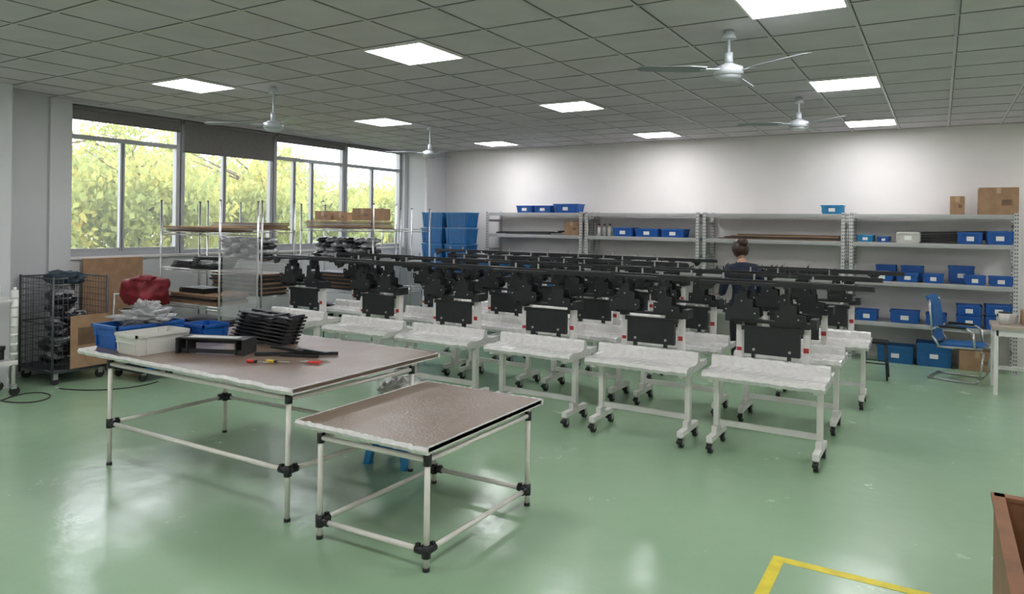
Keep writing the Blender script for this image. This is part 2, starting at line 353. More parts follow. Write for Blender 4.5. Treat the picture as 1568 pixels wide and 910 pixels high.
# ------------------------------------------------------------------ pipe tables
def pipe_table(x0,x1,y0,y1,zt,legs,zl,mt,th=.035):
    b=B(); 
    n=40
    b.b2((x0+.004,y0,zt-th),(x1-.004,y1,zt),mt,bev=.006)
    e=.012
    # film-wrapped rims
    slab(b,x0-.004,x1+.004,[(y0+.002,zt-th-.004),(y0-.010,zt-th/2),(y0+.002,zt+.0015),(y0+e,zt+.001),(y0+e,zt-th-.004)],WRAP,n,.004)
    slab(b,x0-.004,x1+.004,[(y1-.002,zt-th-.004),(y1+.010,zt-th/2),(y1-.002,zt+.0015),(y1-e,zt+.001),(y1-e,zt-th-.004)],WRAP,n,.004)
    M0=b.M
    for xx,sg in ((x0,1),(x1,-1)):
        b.b2((xx-.004,y0,zt-th-.003),(xx+sg*.010,y1,zt+.001),WRAP)
    r=.0165
    for (x,y) in legs:
        b.cyl((x,y,0),(x,y,zt-th-.005),r,CREAM,14); b.cyl((x,y,0),(x,y,.02),r+.004,BLK2,14)
        b.cyl((x,y,zl-.035),(x,y,zl+.035),r+.009,BLK2,14); b.cyl((x,y,zt-th-.08),(x,y,zt-th-.02),r+.007,BLK2,14)
    L=legs
    for i,j in ((0,1),(1,3),(3,2),(2,0)):
        p,q=Vector((*L[i],zl)),Vector((*L[j],zl)); d=(q-p).normalized()
        b.cyl(p,q,r-.001,CREAM,12)
        b.cyl(p,p+d*.07,r+.007,BLK2,12); b.cyl(q,q-d*.07,r+.007,BLK2,12)
        for e2 in (p+d*.055,q-d*.055): b.box((e2.x,e2.y,zl+.025),(.022,.022,.016),BLK2)
        up=Vector((0,0,zt-th-.05-zl)); b.cyl(p+up,q+up,r-.001,CREAM,12)
    return b
pipe_table(-3.33,-2.33,3.0,4.28,.69,[(-3.15,3.03),(-2.37,3.06),(-3.13,4.12),(-2.36,4.14)],.108,WRAPT).obj('pipe_frame_table')
pipe_table(-5.83,-3.40,3.02,4.52,.86,[(-5.45,3.06),(-3.50,3.09),(-5.44,4.08),(-3.43,4.22)],.32,WRAPT).obj('pipe_frame_table')
# ------------------------------------------------------------------ bins
def bin_(b,w,d,h,m,lab=True,t=.008,rim=None):
    k=.9; rim=rim or m
    def ring(s,z): return [b.bm.verts.new((sx*w/2*s,sy*d/2*s,z)) for sx,sy in((-1,-1),(1,-1),(1,1),(-1,1))]
    o0=ring(k,0);o1=ring(1,h);i1=ring(1-2*t/min(w,d),h);i0=ring(k-2*t/min(w,d),t)
    for A,C in((o0,o1),(o1,i1),(i1,i0)):
        for i in range(4): b.bm.faces.new((A[i],A[(i+1)%4],C[(i+1)%4],C[i]))
    b.bm.faces.new(o0[::-1]); b.bm.faces.new(i0); b._fin(o0+o1+i1+i0,m)
    e=.007
    for s in(-1,1):
        b.b2((-w/2-e,s*d/2-e,h-.022),(w/2+e,s*d/2+e,h),rim); b.b2((s*w/2-e,-d/2-e,h-.022),(s*w/2+e,d/2+e,h),rim)
        b.b2((-w/2*.96,s*d/2*.96-e*.8,h*.55),(w/2*.96,s*d/2*.96+e*.6,h*.58),m)
        for q in (-.38,.38): b.b2((q*w-.006,s*d/2*.95-e*1.2,.02),(q*w+.006,s*d/2*.95+e*1.2,h-.01),rim)
        for q in (-.3,.3): b.b2((s*w/2*.95-e*1.2,q*d-.006,.02),(s*w/2*.95+e*1.2,q*d+.006,h-.01),m)
    if lab: b.box((0,-d/2*.95-e*1.3,h*.45),(min(.1,w*.3),.003,min(.06,h*.4)),LABEL)
bin_cache={}
def bin_at(name,x,y,z,w,d,h,m,rz=0,lab=True,rim=None):
    key=(round(w,3),round(d,3),round(h,3),m.name,lab,bool(rim))
    if key not in bin_cache:
        b=B(); bin_(b,w,d,h,m,lab,rim=rim); o=b.obj(name,(x,y,z),rz); bin_cache[key]=o.data; return o
    return inst(name,bin_cache[key],(x,y,z),rz)
def carton(name,x,y,z,w,d,h,rz=0,m=None):
    m=m or CARD; b=B(); b.box((0,0,h/2),(w,d,h),m,bev=.004)
    b.box((0,0,h+.0008),(.05,d,.0016),TAPE); b.box((0,-d/2-.001,h-.04),(.05,.002,.08),TAPE); b.box((0,0,h+.0004),(w*.98,.003,.001),BOARD)
    b.box((w*.2,-d/2-.001,h*.45),(w*.25,.002,h*.2),BOARD)
    return b.obj(name,(x,y,z),rz)
# ------------------------------------------------------------------ back shelving
LV=[2.10,1.70,1.15,.57]
bays=[(-7.42,-5.40),(-5.345,-3.32),(-3.26,-1.18),(-1.12,.88)]
for (a,c) in bays:
    b=B()
    for x in (a+.025,c-.025):
        for y in (11.31,11.79): b.b2((x-.025,y-.02,0),(x+.025,y+.02,2.12),PERF)
        for z in (.25,.85,1.4,1.95): b.b2((x-.015,11.31,z-.02),(x+.015,11.79,z+.02),SHELFG)
        b.cyl((x,11.33,.25),(x,11.77,.85),.009,SHELFG,6); b.cyl((x,11.33,1.4),(x,11.77,.85),.009,SHELFG,6)
    for z in LV:
        b.b2((a+.05,11.30,z-.06),(c-.05,11.325,z),SHELFG); b.b2((a+.05,11.775,z-.06),(c-.05,11.80,z),SHELFG)
        b.b2((a+.03,11.325,z-.012),(c-.03,11.775,z-.002),SHELFG)
        b.b2((a+.05,11.296,z-.035),(c-.05,11.30,z-.03),STEEL)
    b.obj('steel_shelving_unit')
def bx(xa,xb,z,h,m,d=.3,y=11.48,lab=True): return bin_at('plastic_storage_bin',(xa+xb)/2,y,z+.001,round(xb-xa,2)-.02,d,h,m,0,lab)
bx(-6.78,-6.42,2.10,.13,BLUE);bx(-6.40,-6.04,2.10,.13,BLUE);bx(-6.0,-5.5,2.10,.16,BLUE)
carton('cardboard_box',-5.63,11.5,1.70,.28,.3,.25)
def parts_row(name,x0,x1,y,z,n,h,m=PART,seed=1):
    b=B(); r=random.Random(seed)
    for i in range(n):
        x=x0+(x1-x0)*(i+.5)/n; w=(x1-x0)/n*.8; hh=h*r.uniform(.6,1)
        b.box((x,y+r.uniform(-.02,.02),z+hh*.3),(w,.2,hh*.6),m,(0,0,r.uniform(-.15,.15)))
        b.cyl((x-w*.2,y-.08,z+hh*.55),(x+w*.2,y-.06,z+hh),.012,m,6)
        b.cyl((x+w*.3,y,z+hh*.5),(x+w*.1,y+.03,z+hh*1.1),.008,STEEL if i%4==0 else m,6)
    return b.obj(name)
b=B()
for i in range(5): b.box((-6.68+.05*i,11.42+.05*i,1.722+.014*(i%3)),(1.15,.04,.03),BLACK if i!=2 else WHITE,(0,-.012*i,.02*i))
b.obj('metal_rail_bundle')
parts_row('bracket_parts_pile',-7.3,-5.5,11.5,1.15,22,.14,seed=2)
parts_row('bracket_parts_pile',-5.2,-3.45,11.5,1.15,26,.14,seed=3)
parts_row('bracket_parts_pile',-3.1,-1.3,11.5,1.15,24,.15,seed=4)
parts_row('bracket_parts_pile',-7.3,-5.5,11.5,.57,18,.2,seed=5)
parts_row('bracket_parts_pile',-3.1,-1.3,11.5,.57,18,.2,seed=6)
for i,x in enumerate((-5.12,-5.02,-4.92)):
    b=B(); m=(WHITE,STEEL,BINW)[i]; b.cyl((0,0,0),(0,0,.15),.035,m,16); b.cyl((0,0,.15),(0,0,.18),.035,m,16,r2=.014); b.cyl((0,0,.18),(0,0,.21),.016,BLK2 if i else RED,10); b.obj('spray_bottle',(x,11.42,1.701))
bx(-4.84,-4.46,1.70,.15,BLUE);bx(-4.44,-4.0,1.70,.14,BLUE);bx(-3.98,-3.56,1.70,.14,BLUE)
b=B()
for i in range(4): b.box((-2.15+.05*i,11.52,1.712+.02*i),(1.75-.1*i,.36,.016),(BOARD,BLACK,CARD,BOARD)[i],(0,0,.01*i))
b.obj('flat_board_stack')
bx(-1.52,-1.21,2.10,.13,BLUEL)
carton('cardboard_box',.2,11.5,2.10,.17,.25,.25); carton('cardboard_box',.66,11.5,2.10,.44,.36,.36)
bx(-1.04,-.80,1.70,.10,BLUEL);bx(-.77,-.60,1.70,.08,BLUE);bx(-.54,-.22,1.70,.15,BINW)
b=B()
for i in range(4): b.box((.22,11.66+.025*i,1.75+.035*i),(1.15,.022,.03),BLACK,(0,-.06+.01*i,0))
b.obj('metal_rail_bundle')
bx(.20,.50,1.70,.16,BLUE,y=11.45);bx(.52,.84,1.70,.18,BLUE,y=11.45)
for (xa,xb,y,h) in ((-.80,-.52,11.64,.22),(-.48,-.18,11.62,.22),(.1,.42,11.64,.24),(-.85,-.55,11.42,.12),(-.52,-.24,11.42,.13),(-.2,.06,11.42,.13),(.28,.54,11.42,.13),(.56,.84,11.42,.13)):
    bx(xa,xb,1.15,h,BLUE,.2,y)
for (xa,xb,h) in ((-1.04,-.74,.15),(-.6,-.22,.17),(-.16,.1,.16),(.2,.5,.16),(.52,.84,.17)):
    bx(xa,xb,.57,h,BLUE)
bx(.2,.5,.735,.14,BLUE);bx(.52,.84,.745,.15,BLUE)
bin_at('plastic_crate',-.52,11.5,0,.46,.36,.24,BLUED);bin_at('plastic_crate',-.05,11.5,0,.42,.36,.32,BLUED)
carton('cardboard_box',.45,11.5,0,.42,.36,.26)
b=B(); b.box((0,0,.05),(.08,.02,.1),WHITE); b.box((0,-.011,.05),(.05,.003,.05),BINW); b.obj('wall_socket',(-3.9,11.84,1.28))
rc=random.Random(21)
for ix in range(2):
    for iz in range(7):
        bin_at('stacking_crate',-8.34+.56*ix+rc.uniform(-.012,.012),11.0,.30*iz,.50,.38,.29,BLUED,rc.uniform(-.02,.02),False,BLUER)
for i,(x,y,n) in enumerate(((-7.4,10.5,4),(-6.8,10.55,4),(-6.1,10.6,4),(-5.45,10.6,3))):
    for iz in range(n): bin_at('stacking_crate',x+rc.uniform(-.012,.012),y,.30*iz,.50,.38,.29,BLUED,rc.uniform(-.02,.02),False,BLUER)
# ------------------------------------------------------------------ wire racks
def rack(x0,x1,y0,y1,levels,zt,name='chrome_wire_rack'):
    b=B()
    for x in (x0,x1):
        for y in (y0,y1):
            b.cyl((x,y,.0),(x,y,zt),.013,CHROME,10); b.cyl((x,y,zt),(x,y,zt+.01),.015,BLK2,10)
            z=.15
            while z<zt-.1: b.cyl((x,y,z),(x,y,z+.006),.0145,STEEL,8); z+=.1
    for z in levels:
        for zz in (z,z-.035):
            b.cyl((x0,y0,zz),(x1,y0,zz),.005,CHROME,6);b.cyl((x0,y1,zz),(x1,y1,zz),.005,CHROME,6)
            b.cyl((x0,y0,zz),(x0,y1,zz),.005,CHROME,6);b.cyl((x1,y0,zz),(x1,y1,zz),.005,CHROME,6)
        n=int((x1-x0)/.05)
        for i in range(1,n): x=x0+(x1-x0)*i/n; b.cyl((x,y0,z),(x,y1,z),.0025,CHROME,4)
        for i in range(int((x1-x0)/.1)):
            xa=x0+i*.1; b.cyl((xa,y0,z),(xa+.05,y0,z-.035),.0025,CHROME,4); b.cyl((xa+.05,y0,z-.035),(xa+.1,y0,z),.0025,CHROME,4)
    return b.obj(name)
rack(-8.35,-7.2,5.3,5.84,(.3,.86,1.29,1.74),2.12)
rack(-8.55,-7.05,7.75,8.25,(.3,.86,1.33,1.78),2.15)
rack(-8.9,-7.75,6.35,6.9,(.3,.86,1.33,1.76),2.15)
def boards(name,x0,x1,y0,y1,z,n,t,mats,seed=0):
    b=B(); r=random.Random(seed)
    for i in range(n):
        b.box(((x0+x1)/2+r.uniform(-.03,.03),(y0+y1)/2+r.uniform(-.02,.02),z+t*(i+.5)),(x1-x0-r.uniform(0,.05),y1-y0,t*.8),mats[i%len(mats)],(0,0,r.uniform(-.02,.02)))
    return b.obj(name)
boards('flat_board_stack',-8.3,-7.25,5.32,5.82,1.745,3,.022,(BOARD,WRAPT,CARD),1)
boards('flat_board_stack',-8.5,-7.1,7.77,8.22,1.785,5,.024,(BOARD,CARD,WRAPT),2)
boards('flat_board_stack',-8.25,-7.3,5.34,5.8,.865,5,.026,(CARD,BOARD,BLACK,BOARD),3)
boards('flat_board_stack',-8.45,-7.15,7.78,8.2,.865,9,.028,(BLACK,BOARD),4)
boards('flat_board_stack',-8.85,-7.8,6.38,6.86,1.765,4,.024,(BOARD,CARD,WRAPT),6)
boards('flat_board_stack',-8.85,-7.8,6.38,6.86,.865,10,.03,(BLACK,BOARD),7)
boards('flat_board_stack',-8.25,-7.3,5.34,5.8,.305,12,.03,(BOARD,BLACK),8)
boards('black_tray_stack',-8.1,-7.6,5.36,5.66,.997,3,.02,(BLACK,BLACK),5)
b=B()
for i in range(6): b.box((-7.62+.02*i,5.5,1.305+.026*i),(.42,.3,.02),BLACK,(0,0,.08*i))
b.blob((-7.5,5.42,1.38),(.35,.25,.08),FILM,.3,3); b.obj('black_bracket_stack')
b=B()
for i in range(4): b.box((-8.1+.015*i,5.55,1.305+.022*i),(.4,.3,.016),BLACK,(0,0,-.05*i))
b.obj('black_bracket_stack')
carton('cardboard_box',-8.15,7.98,1.91,.34,.34,.14); carton('cardboard_box',-7.8,7.98,1.91,.28,.3,.12)
carton('cardboard_box',-7.3,7.98,1.91,.40,.40,.18)
b=B()
for k in range(4):
    for i in range(6): b.blob((-8.35+.2*i+.05*(k%2),7.98+.03*(k%2),1.38+.075*k),(.22,.3,.09),BAGS if (i+k)%3 else BAG,.2,3,14)
b.obj('bagged_parts_pile')
b=B()
for k in range(4):
    for i in range(6): b.blob((-8.3+.19*i,7.98,.355+.075*k),(.2,.3,.09),BAG,.2,3,12)
b.obj('bagged_parts_pile')
b=B()
for k in range(4):
    for i in range(5): b.blob((-8.7+.19*i,6.6,1.385+.075*k),(.2,.3,.09),(BAG,BAGS)[(i+k)%2],.2,3,12)
b.obj('bagged_parts_pile')
b=B(); b.box((-7.17,5.57,1.2),(.006,.5,.98),FILM2); b.obj('film_sheet')
rack(-7.55,-6.95,8.5,8.95,(.3,.86,1.33,1.78),2.1)
# ------------------------------------------------------------------ wire cage
b=B(); x0,x1,y0,y1,z0,z1=-9.24,-8.5,4.12,4.72,.16,1.2
DW=mat('cage_wire',(.10,.11,.12),.4,.6)
def mesh_wall(p,q,n):
    p=Vector(p);q=Vector(q)
    for i in range(n+1):
        a=p.lerp(q,i/n); b.cyl((a.x,a.y,z0),(a.x,a.y,z1),.003,DW,4)
    for i in range(15):
        z=z0+(z1-z0)*i/14; b.cyl((p.x,p.y,z),(q.x,q.y,z),.003,DW,4)
    for z in (z0,z1,(z0+z1)/2): b.cyl((p.x,p.y,z),(q.x,q.y,z),.009,DW,8)
mesh_wall((x0,y0,0),(x1,y0,0),12); mesh_wall((x0,y1,0),(x1,y1,0),12); mesh_wall((x0,y0,0),(x0,y1,0),9); mesh_wall((x1,y0,0),(x1,y0+.16,0),3)
for x,y in((x0,y0),(x1,y0),(x0,y1),(x1,y1)): b.cyl((x,y,.08),(x,y,z1+.02),.014,DW,8)
b.b2((x0,y0,z0-.03),(x1,y1,z0),DW); 
b.cyl((x1,y0,z0+.35),(x1,y1,z0+.35),.009,DW,8)
for x,y in((x0+.05,y0+.05),(x1-.05,y0+.05),(x0+.05,y1-.05),(x1-.05,y1-.05)): b.cyl((x-.015,y,.05),(x+.015,y,.05),.05,RUB,14); b.box((x,y,.1),(.05,.05,.08),STEEL)
b.obj('wire_mesh_cage_cart')
b=B(); r=random.Random(4)
for i in range(30): b.blob((r.uniform(-9.03,-8.72),r.uniform(4.32,4.54),.25+.026*i),(.28,.24,.13),(BAG,BAGS,BAG,BAG)[i%4],.2,3,12)
b.obj('bagged_parts_pile')
b=B(); b.box((0,0,.30),(.012,.42,.60),CARD); b.box((.007,0,.36),(.003,.26,.2),BOARD); b.obj('cardboard_sheet',(-8.46,4.50,.17))
DG=mat('grey_blue_fabric',(.035,.055,.075),.9,bump=.5,bscale=10)
b=B(); b.blob((-8.85,4.42,1.19),(.6,.35,.16),DG,.25,2.5); b.obj('fabric_cover')
b=B(); b.box((0,0,.69),(.02,.78,1.38),CARD); b.obj('cardboard_sheet',(-9.22,5.2,0))
b=B(); b.box((0,0,.135),(.62,.44,.03),BLUED,bev=.008); b.box((0,0,.118),(.66,.48,.02),RUB,bev=.005)
for x in(-.25,.25):
    for y in(-.16,.16): b.cyl((x-.014,y,.045),(x+.014,y,.045),.045,RUB,14); b.box((x,y,.09),(.05,.05,.04),CHROME)
b.path([(-.3,-.2,.15),(-.3,-.2,.98),(-.3,.2,.98),(-.3,.2,.15)],.012,CHROME)
b.obj('platform_hand_truck',(-8.16,4.98,0))
b=B()
for k in range(5): b.box((.01*(k%2),.01*(k%3),.07+.135*k),(.44,.36,.13),(BLACK,BLUED,CARD,BLACK,BLACK)[k],bev=.01)
b.obj('stacked_parts_tray',(-8.12,4.98,.152))
b=B(); b.blob((0,0,.19),(.46,.42,.34),REDBAG,.10,2.4,36,sq=.65); b.blob((.10,-.08,.33),(.22,.2,.12),REDBAG,.3,2.5,18,sq=.3); b.obj('red_fabric_bag',(-8.13,4.98,.838))
b=B(); 
for x in(-8.74,-8.38):
    for y in(3.0,3.68): b.cyl((x,y,.1),(x,y,1.15),.018,WHITE,12); b.cyl((x-.012,y+.01,.05),(x+.012,y+.01,.05),.05,RUB,14); b.box((x,y,.1),(.04,.05,.05),CHROME)
b.b2((-8.77,2.97,1.0),(-8.35,3.71,1.03),WRAP); b.b2((-8.77,2.97,.33),(-8.35,3.71,.38),WRAP)
b.cyl((-8.38,3.68,.40),(-8.38,3.68,1.12),.036,WRAP,14)
for i in range(7): b.cyl((-8.38,3.68,.43+.1*i),(-8.38,3.68,.46+.1*i),.038,WRAP,12)
b.obj('tool_cart')
b=B(); b.cyl((0,0,0),(0,0,.10),.04,RUB,10); b.cyl((0,0,.1),(0,0,.14),.05,BLK2,14); b.obj('black_jar',(-8.5,3.6,.383))
for pts in ([(-8.2,3.5),(-7.9,3.55),(-7.85,3.8),(-8.15,3.95),(-8.4,3.85),(-8.3,3.55),(-8.0,3.2),(-8.2,3.0)],[(-8.3,4.1),(-7.8,4.2),(-7.6,4.6),(-7.75,4.9)]):
    cu=bpy.data.curves.new('cable','CURVE'); cu.dimensions='3D'; cu.bevel_depth=.006; s=cu.splines.new('NURBS'); s.points.add(len(pts)-1); s.use_endpoint_u=True; s.order_u=4
    for i,(x,y) in enumerate(pts): s.points[i].co=(x,y,.007,1)
    cu.materials.append(RUB); o=bpy.data.objects.new('power_cable',cu); COL.objects.link(o)
# ------------------------------------------------------------------ items on big table
ZT=.861
bin_at('plastic_storage_bin',-5.27,3.29,ZT,.29,.44,.16,BINW,0,False)
bin_at('plastic_storage_bin',-5.63,3.40,ZT,.35,.58,.19,BLUE,0,False)
b=B(); r=random.Random(6)
for i in range(20): b.box((r.uniform(-.06,.06),r.uniform(-.16,.16),.04+.009*i),(.2,.05,.02),BLACK,(r.uniform(-.3,.3),r.uniform(-.3,.3),r.random()*3))
b.blob((.04,.0,.21),(.34,.42,.12),FILM,.4,3,30); b.blob((.02,.0,.27),(.2,.2,.12),FILM,.5,4,24)
b.obj('bagged_parts_pile',(-5.63,3.44,ZT+.02))
bin_at('plastic_storage_bin',-5.50,3.92,ZT,.30,.26,.13,BLUE,0,False)
b=B(); b.box((0,0,.115),(.55,.16,.012),BLACK); b.box((0,.05,.09),(.55,.015,.05),BLACK)
for s in(-1,1): b.box((s*.27,0,.06),(.02,.2,.12),BLACK); b.box((s*.2,-.02,.05),(.012,.12,.1),BLACK)
b.box((0,-.06,.02),(.5,.02,.03),BLACK); b.box((0,-.02,.123),(.4,.09,.004),STEEL)
b.obj('steel_bracket',(-4.82,3.53,ZT),rad(24))
b=B()
for i in range(8):
    o_=.018*i; b.box((o_*.8,0,.02+.031*i),(.60,.05,.016),BLACK,(0,.05,0)); b.box((o_*.8,.14,.02+.031*i),(.60,.05,.016),BLACK,(0,.05,0))
    for s in(-.27,-.1,.1,.27): b.box((s+o_*.8,.07,.02+.031*i),(.03,.16,.022),BLACK)
    b.cyl((-.3+o_,-.03,.035+.031*i),(.3+o_,-.03,.005+.031*i),.008,BLK2,6)
b.obj('black_rail_stack',(-4.92,4.0,ZT+.003),rad(4))
b=B()
b.box((0,0,.015),(.62,.03,.024),BLACK,(0,0,.35)); b.box((-.1,.03,.037),(.36,.03,.02),BLACK,(0,0,-.35)); b.box((.14,.0,.037),(.3,.03,.02),BLACK,(0,0,-.3)); b.box((.05,-.05,.01),(.3,.02,.015),BLACK,(0,0,.1))
b.obj('metal_cross_bars',(-4.22,3.80,ZT),rad(18))
def pliers(loc,rz,m):
    b=B(); 
    for s in(-1,1):
        b.path([(0,0,.01),(-.04,s*.018,.01),(-.11,s*.022,.01)],.0065,m); b.cyl((0,0,.01),(.05,s*.004,.01),.006,STEEL,8,r2=.003)
    b.cyl((0,0,.002),(0,0,.018),.01,STEEL,10); b.obj('pliers',loc,rz)
pliers((-3.93,3.63,ZT),rad(200),TOOLR)
for loc,rz,m in(((-4.12,3.50,ZT),rad(20),TOOLY),((-4.24,3.42,ZT),rad(15),TOOLR)):
    b=B(); b.cyl((-.06,0,.013),(.0,0,.013),.012,m,10); b.cyl((-.01,0,.013),(.02,0,.013),.011,BLK2,10); b.cyl((.02,0,.013),(.12,0,.013),.003,CHROME,6); b.obj('screwdriver',loc,rz)
# ------------------------------------------------------------------ stool
b=B(); SB=mat('stool_blue_plastic',(.02,.25,.55),.35)
b.box((0,0,.43),(.32,.32,.03),SB,bev=.012); b.box((0,0,.39),(.29,.29,.07),SB,bev=.01)
for sx in(-1,1):
    for sy in(-1,1):
        p=Vector((sx*.12,sy*.12,.41)); q=Vector((sx*.17,sy*.17,0))
        b.cyl(q,p,.036,SB,4,r2=.042,smooth=False)
        b.cyl(q,q+Vector((0,0,.015)),.042,SB,8)
for s in(-1,1): b.box((s*.135,0,.22),(.012,.26,.22),SB); b.box((0,s*.135,.22),(.26,.012,.22),SB)
b.obj('blue_plastic_stool',(-3.68,4.37,0),rad(8))
b=B(); b.blob((0,0,.1),(.32,.34,.18),WRAP,.22,3,28); b.obj('film_wrapped_bundle',(-3.66,4.39,.46))
b=B(); b.box((0,0,.46),(.28,.28,.03),BLACK,bev=.01)
for sx in(-1,1):
    for sy in(-1,1): b.cyl((sx*.14,sy*.14,0),(sx*.11,sy*.11,.45),.012,BLACK,8)
for s in(-1,1): b.cyl((s*.13,-.13,.2),(s*.13,.13,.2),.008,BLACK,8); b.cyl((-.13,s*.13,.2),(.13,s*.13,.2),.008,BLACK,8)
b.obj('black_stool',(-.68,10.1,0))
# ------------------------------------------------------------------ chair (faces +X)
b=B()
for s in(-1,1):
    y=s*.25
    b.path([(.30,y,.44),(-.18,y,.42),(.0,y,.42)],.012,CHROME)
    b.path([(.28,y,.42),(.31,y,.38),(.27,y,.06),(.23,y,.015),(-.28,y,.015)],.0125,CHROME,10)
    b.path([(-.16,y,.42),(-.24,y,.55),(-.28,y,1.0)],.0125,CHROME,10)
    b.path([(-.25,y,.62),(-.2,y,.66),(.14,y,.66),(.2,y,.62),(.22,y,.44)],.014,CHROME,10); b.box((-.02,y,.675),(.3,.05,.025),BLK2,bev=.008)
b.cyl((-.28,-.25,.015),(-.28,.25,.015),.0125,CHROME,10)
def shell(pts,w,t,m):
    n=len(pts); ring=[]
    for (x,z),nx in zip(pts,range(n)):
        row=[]
        for j in range(9):
            y=-w/2+w*j/8; cv=.03*(abs(j-4)/4)**2
            row.append((x,y,z,cv))
        ring.append(row)
    for i in range(n-1):
        d=Vector((pts[i+1][0]-pts[i][0],0,pts[i+1][1]-pts[i][1])).normalized(); nrm=Vector((-d.z,0,d.x))
        for j in range(8):
            q=[]
            for (ii,jj) in((i,j),(i+1,j),(i+1,j+1),(i,j+1)):
                X=ring[ii][jj]; q.append(Vector(X[:3])+Vector((X[3] if pts[ii][1]>.55 else 0,0,X[3]*.4)))
            vs=[b.bm.verts.new(v) for v in q]+[b.bm.verts.new(v+nrm*t) for v in q]
            for f in((0,1,2,3),(7,6,5,4),(0,4,5,1),(1,5,6,2),(2,6,7,3),(3,7,4,0)): b.bm.faces.new([vs[k] for k in f])
            b._fin(vs,m)
shell([(.27,.43),(.24,.455),(.1,.455),(-.05,.445),(-.17,.45)],.46,.035,CHAIRB)
shell([(-.2,.47),(-.235,.55),(-.25,.68),(-.26,.8),(-.29,.95),(-.34,1.04)],.46,.03,CHAIRB)
b.obj('blue_office_chair',(.22,10.62,0),rad(-12))
b=B(); TT=mat('table_laminate',(.45,.38,.32),.35,var=.06)
b.b2((.53,9.82,.76),(2.0,10.5,.79),TT); b.b2((.53,9.82,.745),(2.0,10.5,.76),STEEL)
for x in(.57,1.95):
    for y in(9.86,10.46): b.b2((x-.02,y-.02,0),(x+.02,y+.02,.75),WHITE)
b.b2((.57,9.84,.68),(1.95,9.88,.75),WHITE); b.b2((.55,9.86,.68),(.59,10.46,.75),WHITE); b.b2((.57,10.44,.2),(1.95,10.48,.24),WHITE)
b.obj('work_table')
b=B(); b.cyl((0,0,0),(0,0,.14),.05,BINW,16,r2=.06); b.cyl((0,0,.14),(0,0,.15),.063,BLK2,16); b.obj('plastic_jar',(.66,10.05,.79))
carton('cardboard_box',.98,10.2,.79,.3,.28,.17); bin_at('plastic_storage_bin',.70,10.32,.79,.2,.16,.1,BINW,0,False)
# ------------------------------------------------------------------ wooden crate and floor tape
b=B(); x0,x1,y0,y1,h,t=.24,1.45,3.0,4.17,.60,.03
b.b2((x0,y0,0),(x0+t,y1,h),WOOD);b.b2((x1-t,y0,0),(x1,y1,h),WOOD);b.b2((x0,y1-t,0),(x1,y1,h),WOOD);b.b2((x0,y0,0),(x1,y0+t,h),WOOD);b.b2((x0,y0,.0),(x1,y1,.03),WOOD)
b.b2((x0-.012,y0-.012,h),(x0+t+.012,y1+.012,h+.018),WOOD);b.b2((x1-t-.012,y0-.012,h),(x1+.012,y1+.012,h+.018),WOOD);b.b2((x0,y1-t-.012,h),(x1,y1+.012,h+.018),WOOD);b.b2((x0,y0-.012,h),(x1,y0+t+.012,h+.018),WOOD)
b.obj('wooden_crate')
b=B(); 
for i in range(12): b.blob((.46+.25*(i%4),3.25+.3*(i//4),.26),(.28,.3,.34),WRAP,.2,3,14)
b.obj('foam_wrapped_parts',(0,0,-.02))
b=B(); b.b2((-.80,1.6,.0),(-.735,4.29,.002),YEL); b.b2((-.80,4.225,0),(1.9,4.29,.0022),YEL); b.obj('yellow_floor_marking')
# ------------------------------------------------------------------ woman
def skin_mesh(nodes,edges,root,sub=2):
    me=bpy.data.meshes.new('sk'); me.from_pydata([n[0] for n in nodes],edges,[]); o=bpy.data.objects.new('sk',me); COL.objects.link(o)
    bpy.context.view_layer.objects.active=o
    m=o.modifiers.new('s','SKIN'); m.use_smooth_shade=True
    if not me.skin_vertices: 
        with bpy.context.temp_override(object=o,active_object=o): bpy.ops.mesh.customdata_skin_add()
    for i,n in enumerate(nodes):
        sv=me.skin_vertices[0].data[i]; r=n[1]; sv.radius=r if isinstance(r,tuple) else (r,r); sv.use_root=(i==root)
    s=o.modifiers.new('u','SUBSURF'); s.levels=sub; s.render_levels=sub
    dg=bpy.context.evaluated_depsgraph_get(); dg.update(); r=bpy.data.meshes.new_from_object(o.evaluated_get(dg)); bpy.data.objects.remove(o); return r
W=bpy.data.objects.new('woman',None); COL.objects.link(W); W.location=(-2.05,8.90,0); W.rotation_euler=(0,0,rad(42))
N=[((0,0,.93),(.155,.115)),((0,0,1.08),(.135,.11)),((0,.015,1.24),(.165,.125)),((0,.03,1.37),(.14,.10)),((0,.045,1.44),.058),((0,.075,1.51),.048),
   ((.16,.03,1.37),.075),((.225,.02,1.27),.064),((.255,.06,1.09),.052),((.17,.25,1.06),.040),((.13,.31,1.06),.027),
   ((-.16,.03,1.37),.075),((-.225,.02,1.27),.064),((-.255,.06,1.09),.052),((-.17,.25,1.06),.040),((-.13,.31,1.06),.027),
   ((.09,0,.84),.10),((.10,.01,.48),.063),((.10,-.015,.28),.055),((.10,-.02,.09),.04),((.11,.10,.045),.036),((.115,.17,.035),.025),
   ((-.09,0,.84),.10),((-.10,.01,.48),.063),((-.10,-.015,.28),.055),((-.10,-.02,.09),.04),((-.11,.10,.045),.036),((-.115,.17,.035),.025)]
E=[(0,1),(1,2),(2,3),(3,4),(4,5),(3,6),(6,7),(7,8),(8,9),(9,10),(3,11),(11,12),(12,13),(13,14),(14,15),(0,16),(16,17),(17,18),(18,19),(19,20),(20,21),(0,22),(22,23),(23,24),(24,25),(25,26),(26,27)]
me=skin_mesh(N,E,0)
for m in (NAVY,TROU,SKIN,RUB): me.materials.append(m)
for pl in me.polygons:
    c=pl.center
    pl.material_index=3 if c.z<.09 else 1 if c.z<.86 else 2 if (c.z>1.46 and abs(c.x)<.1) or c.y>.29 else 0
    pl.use_smooth=True
inst('body',me,parent=W)
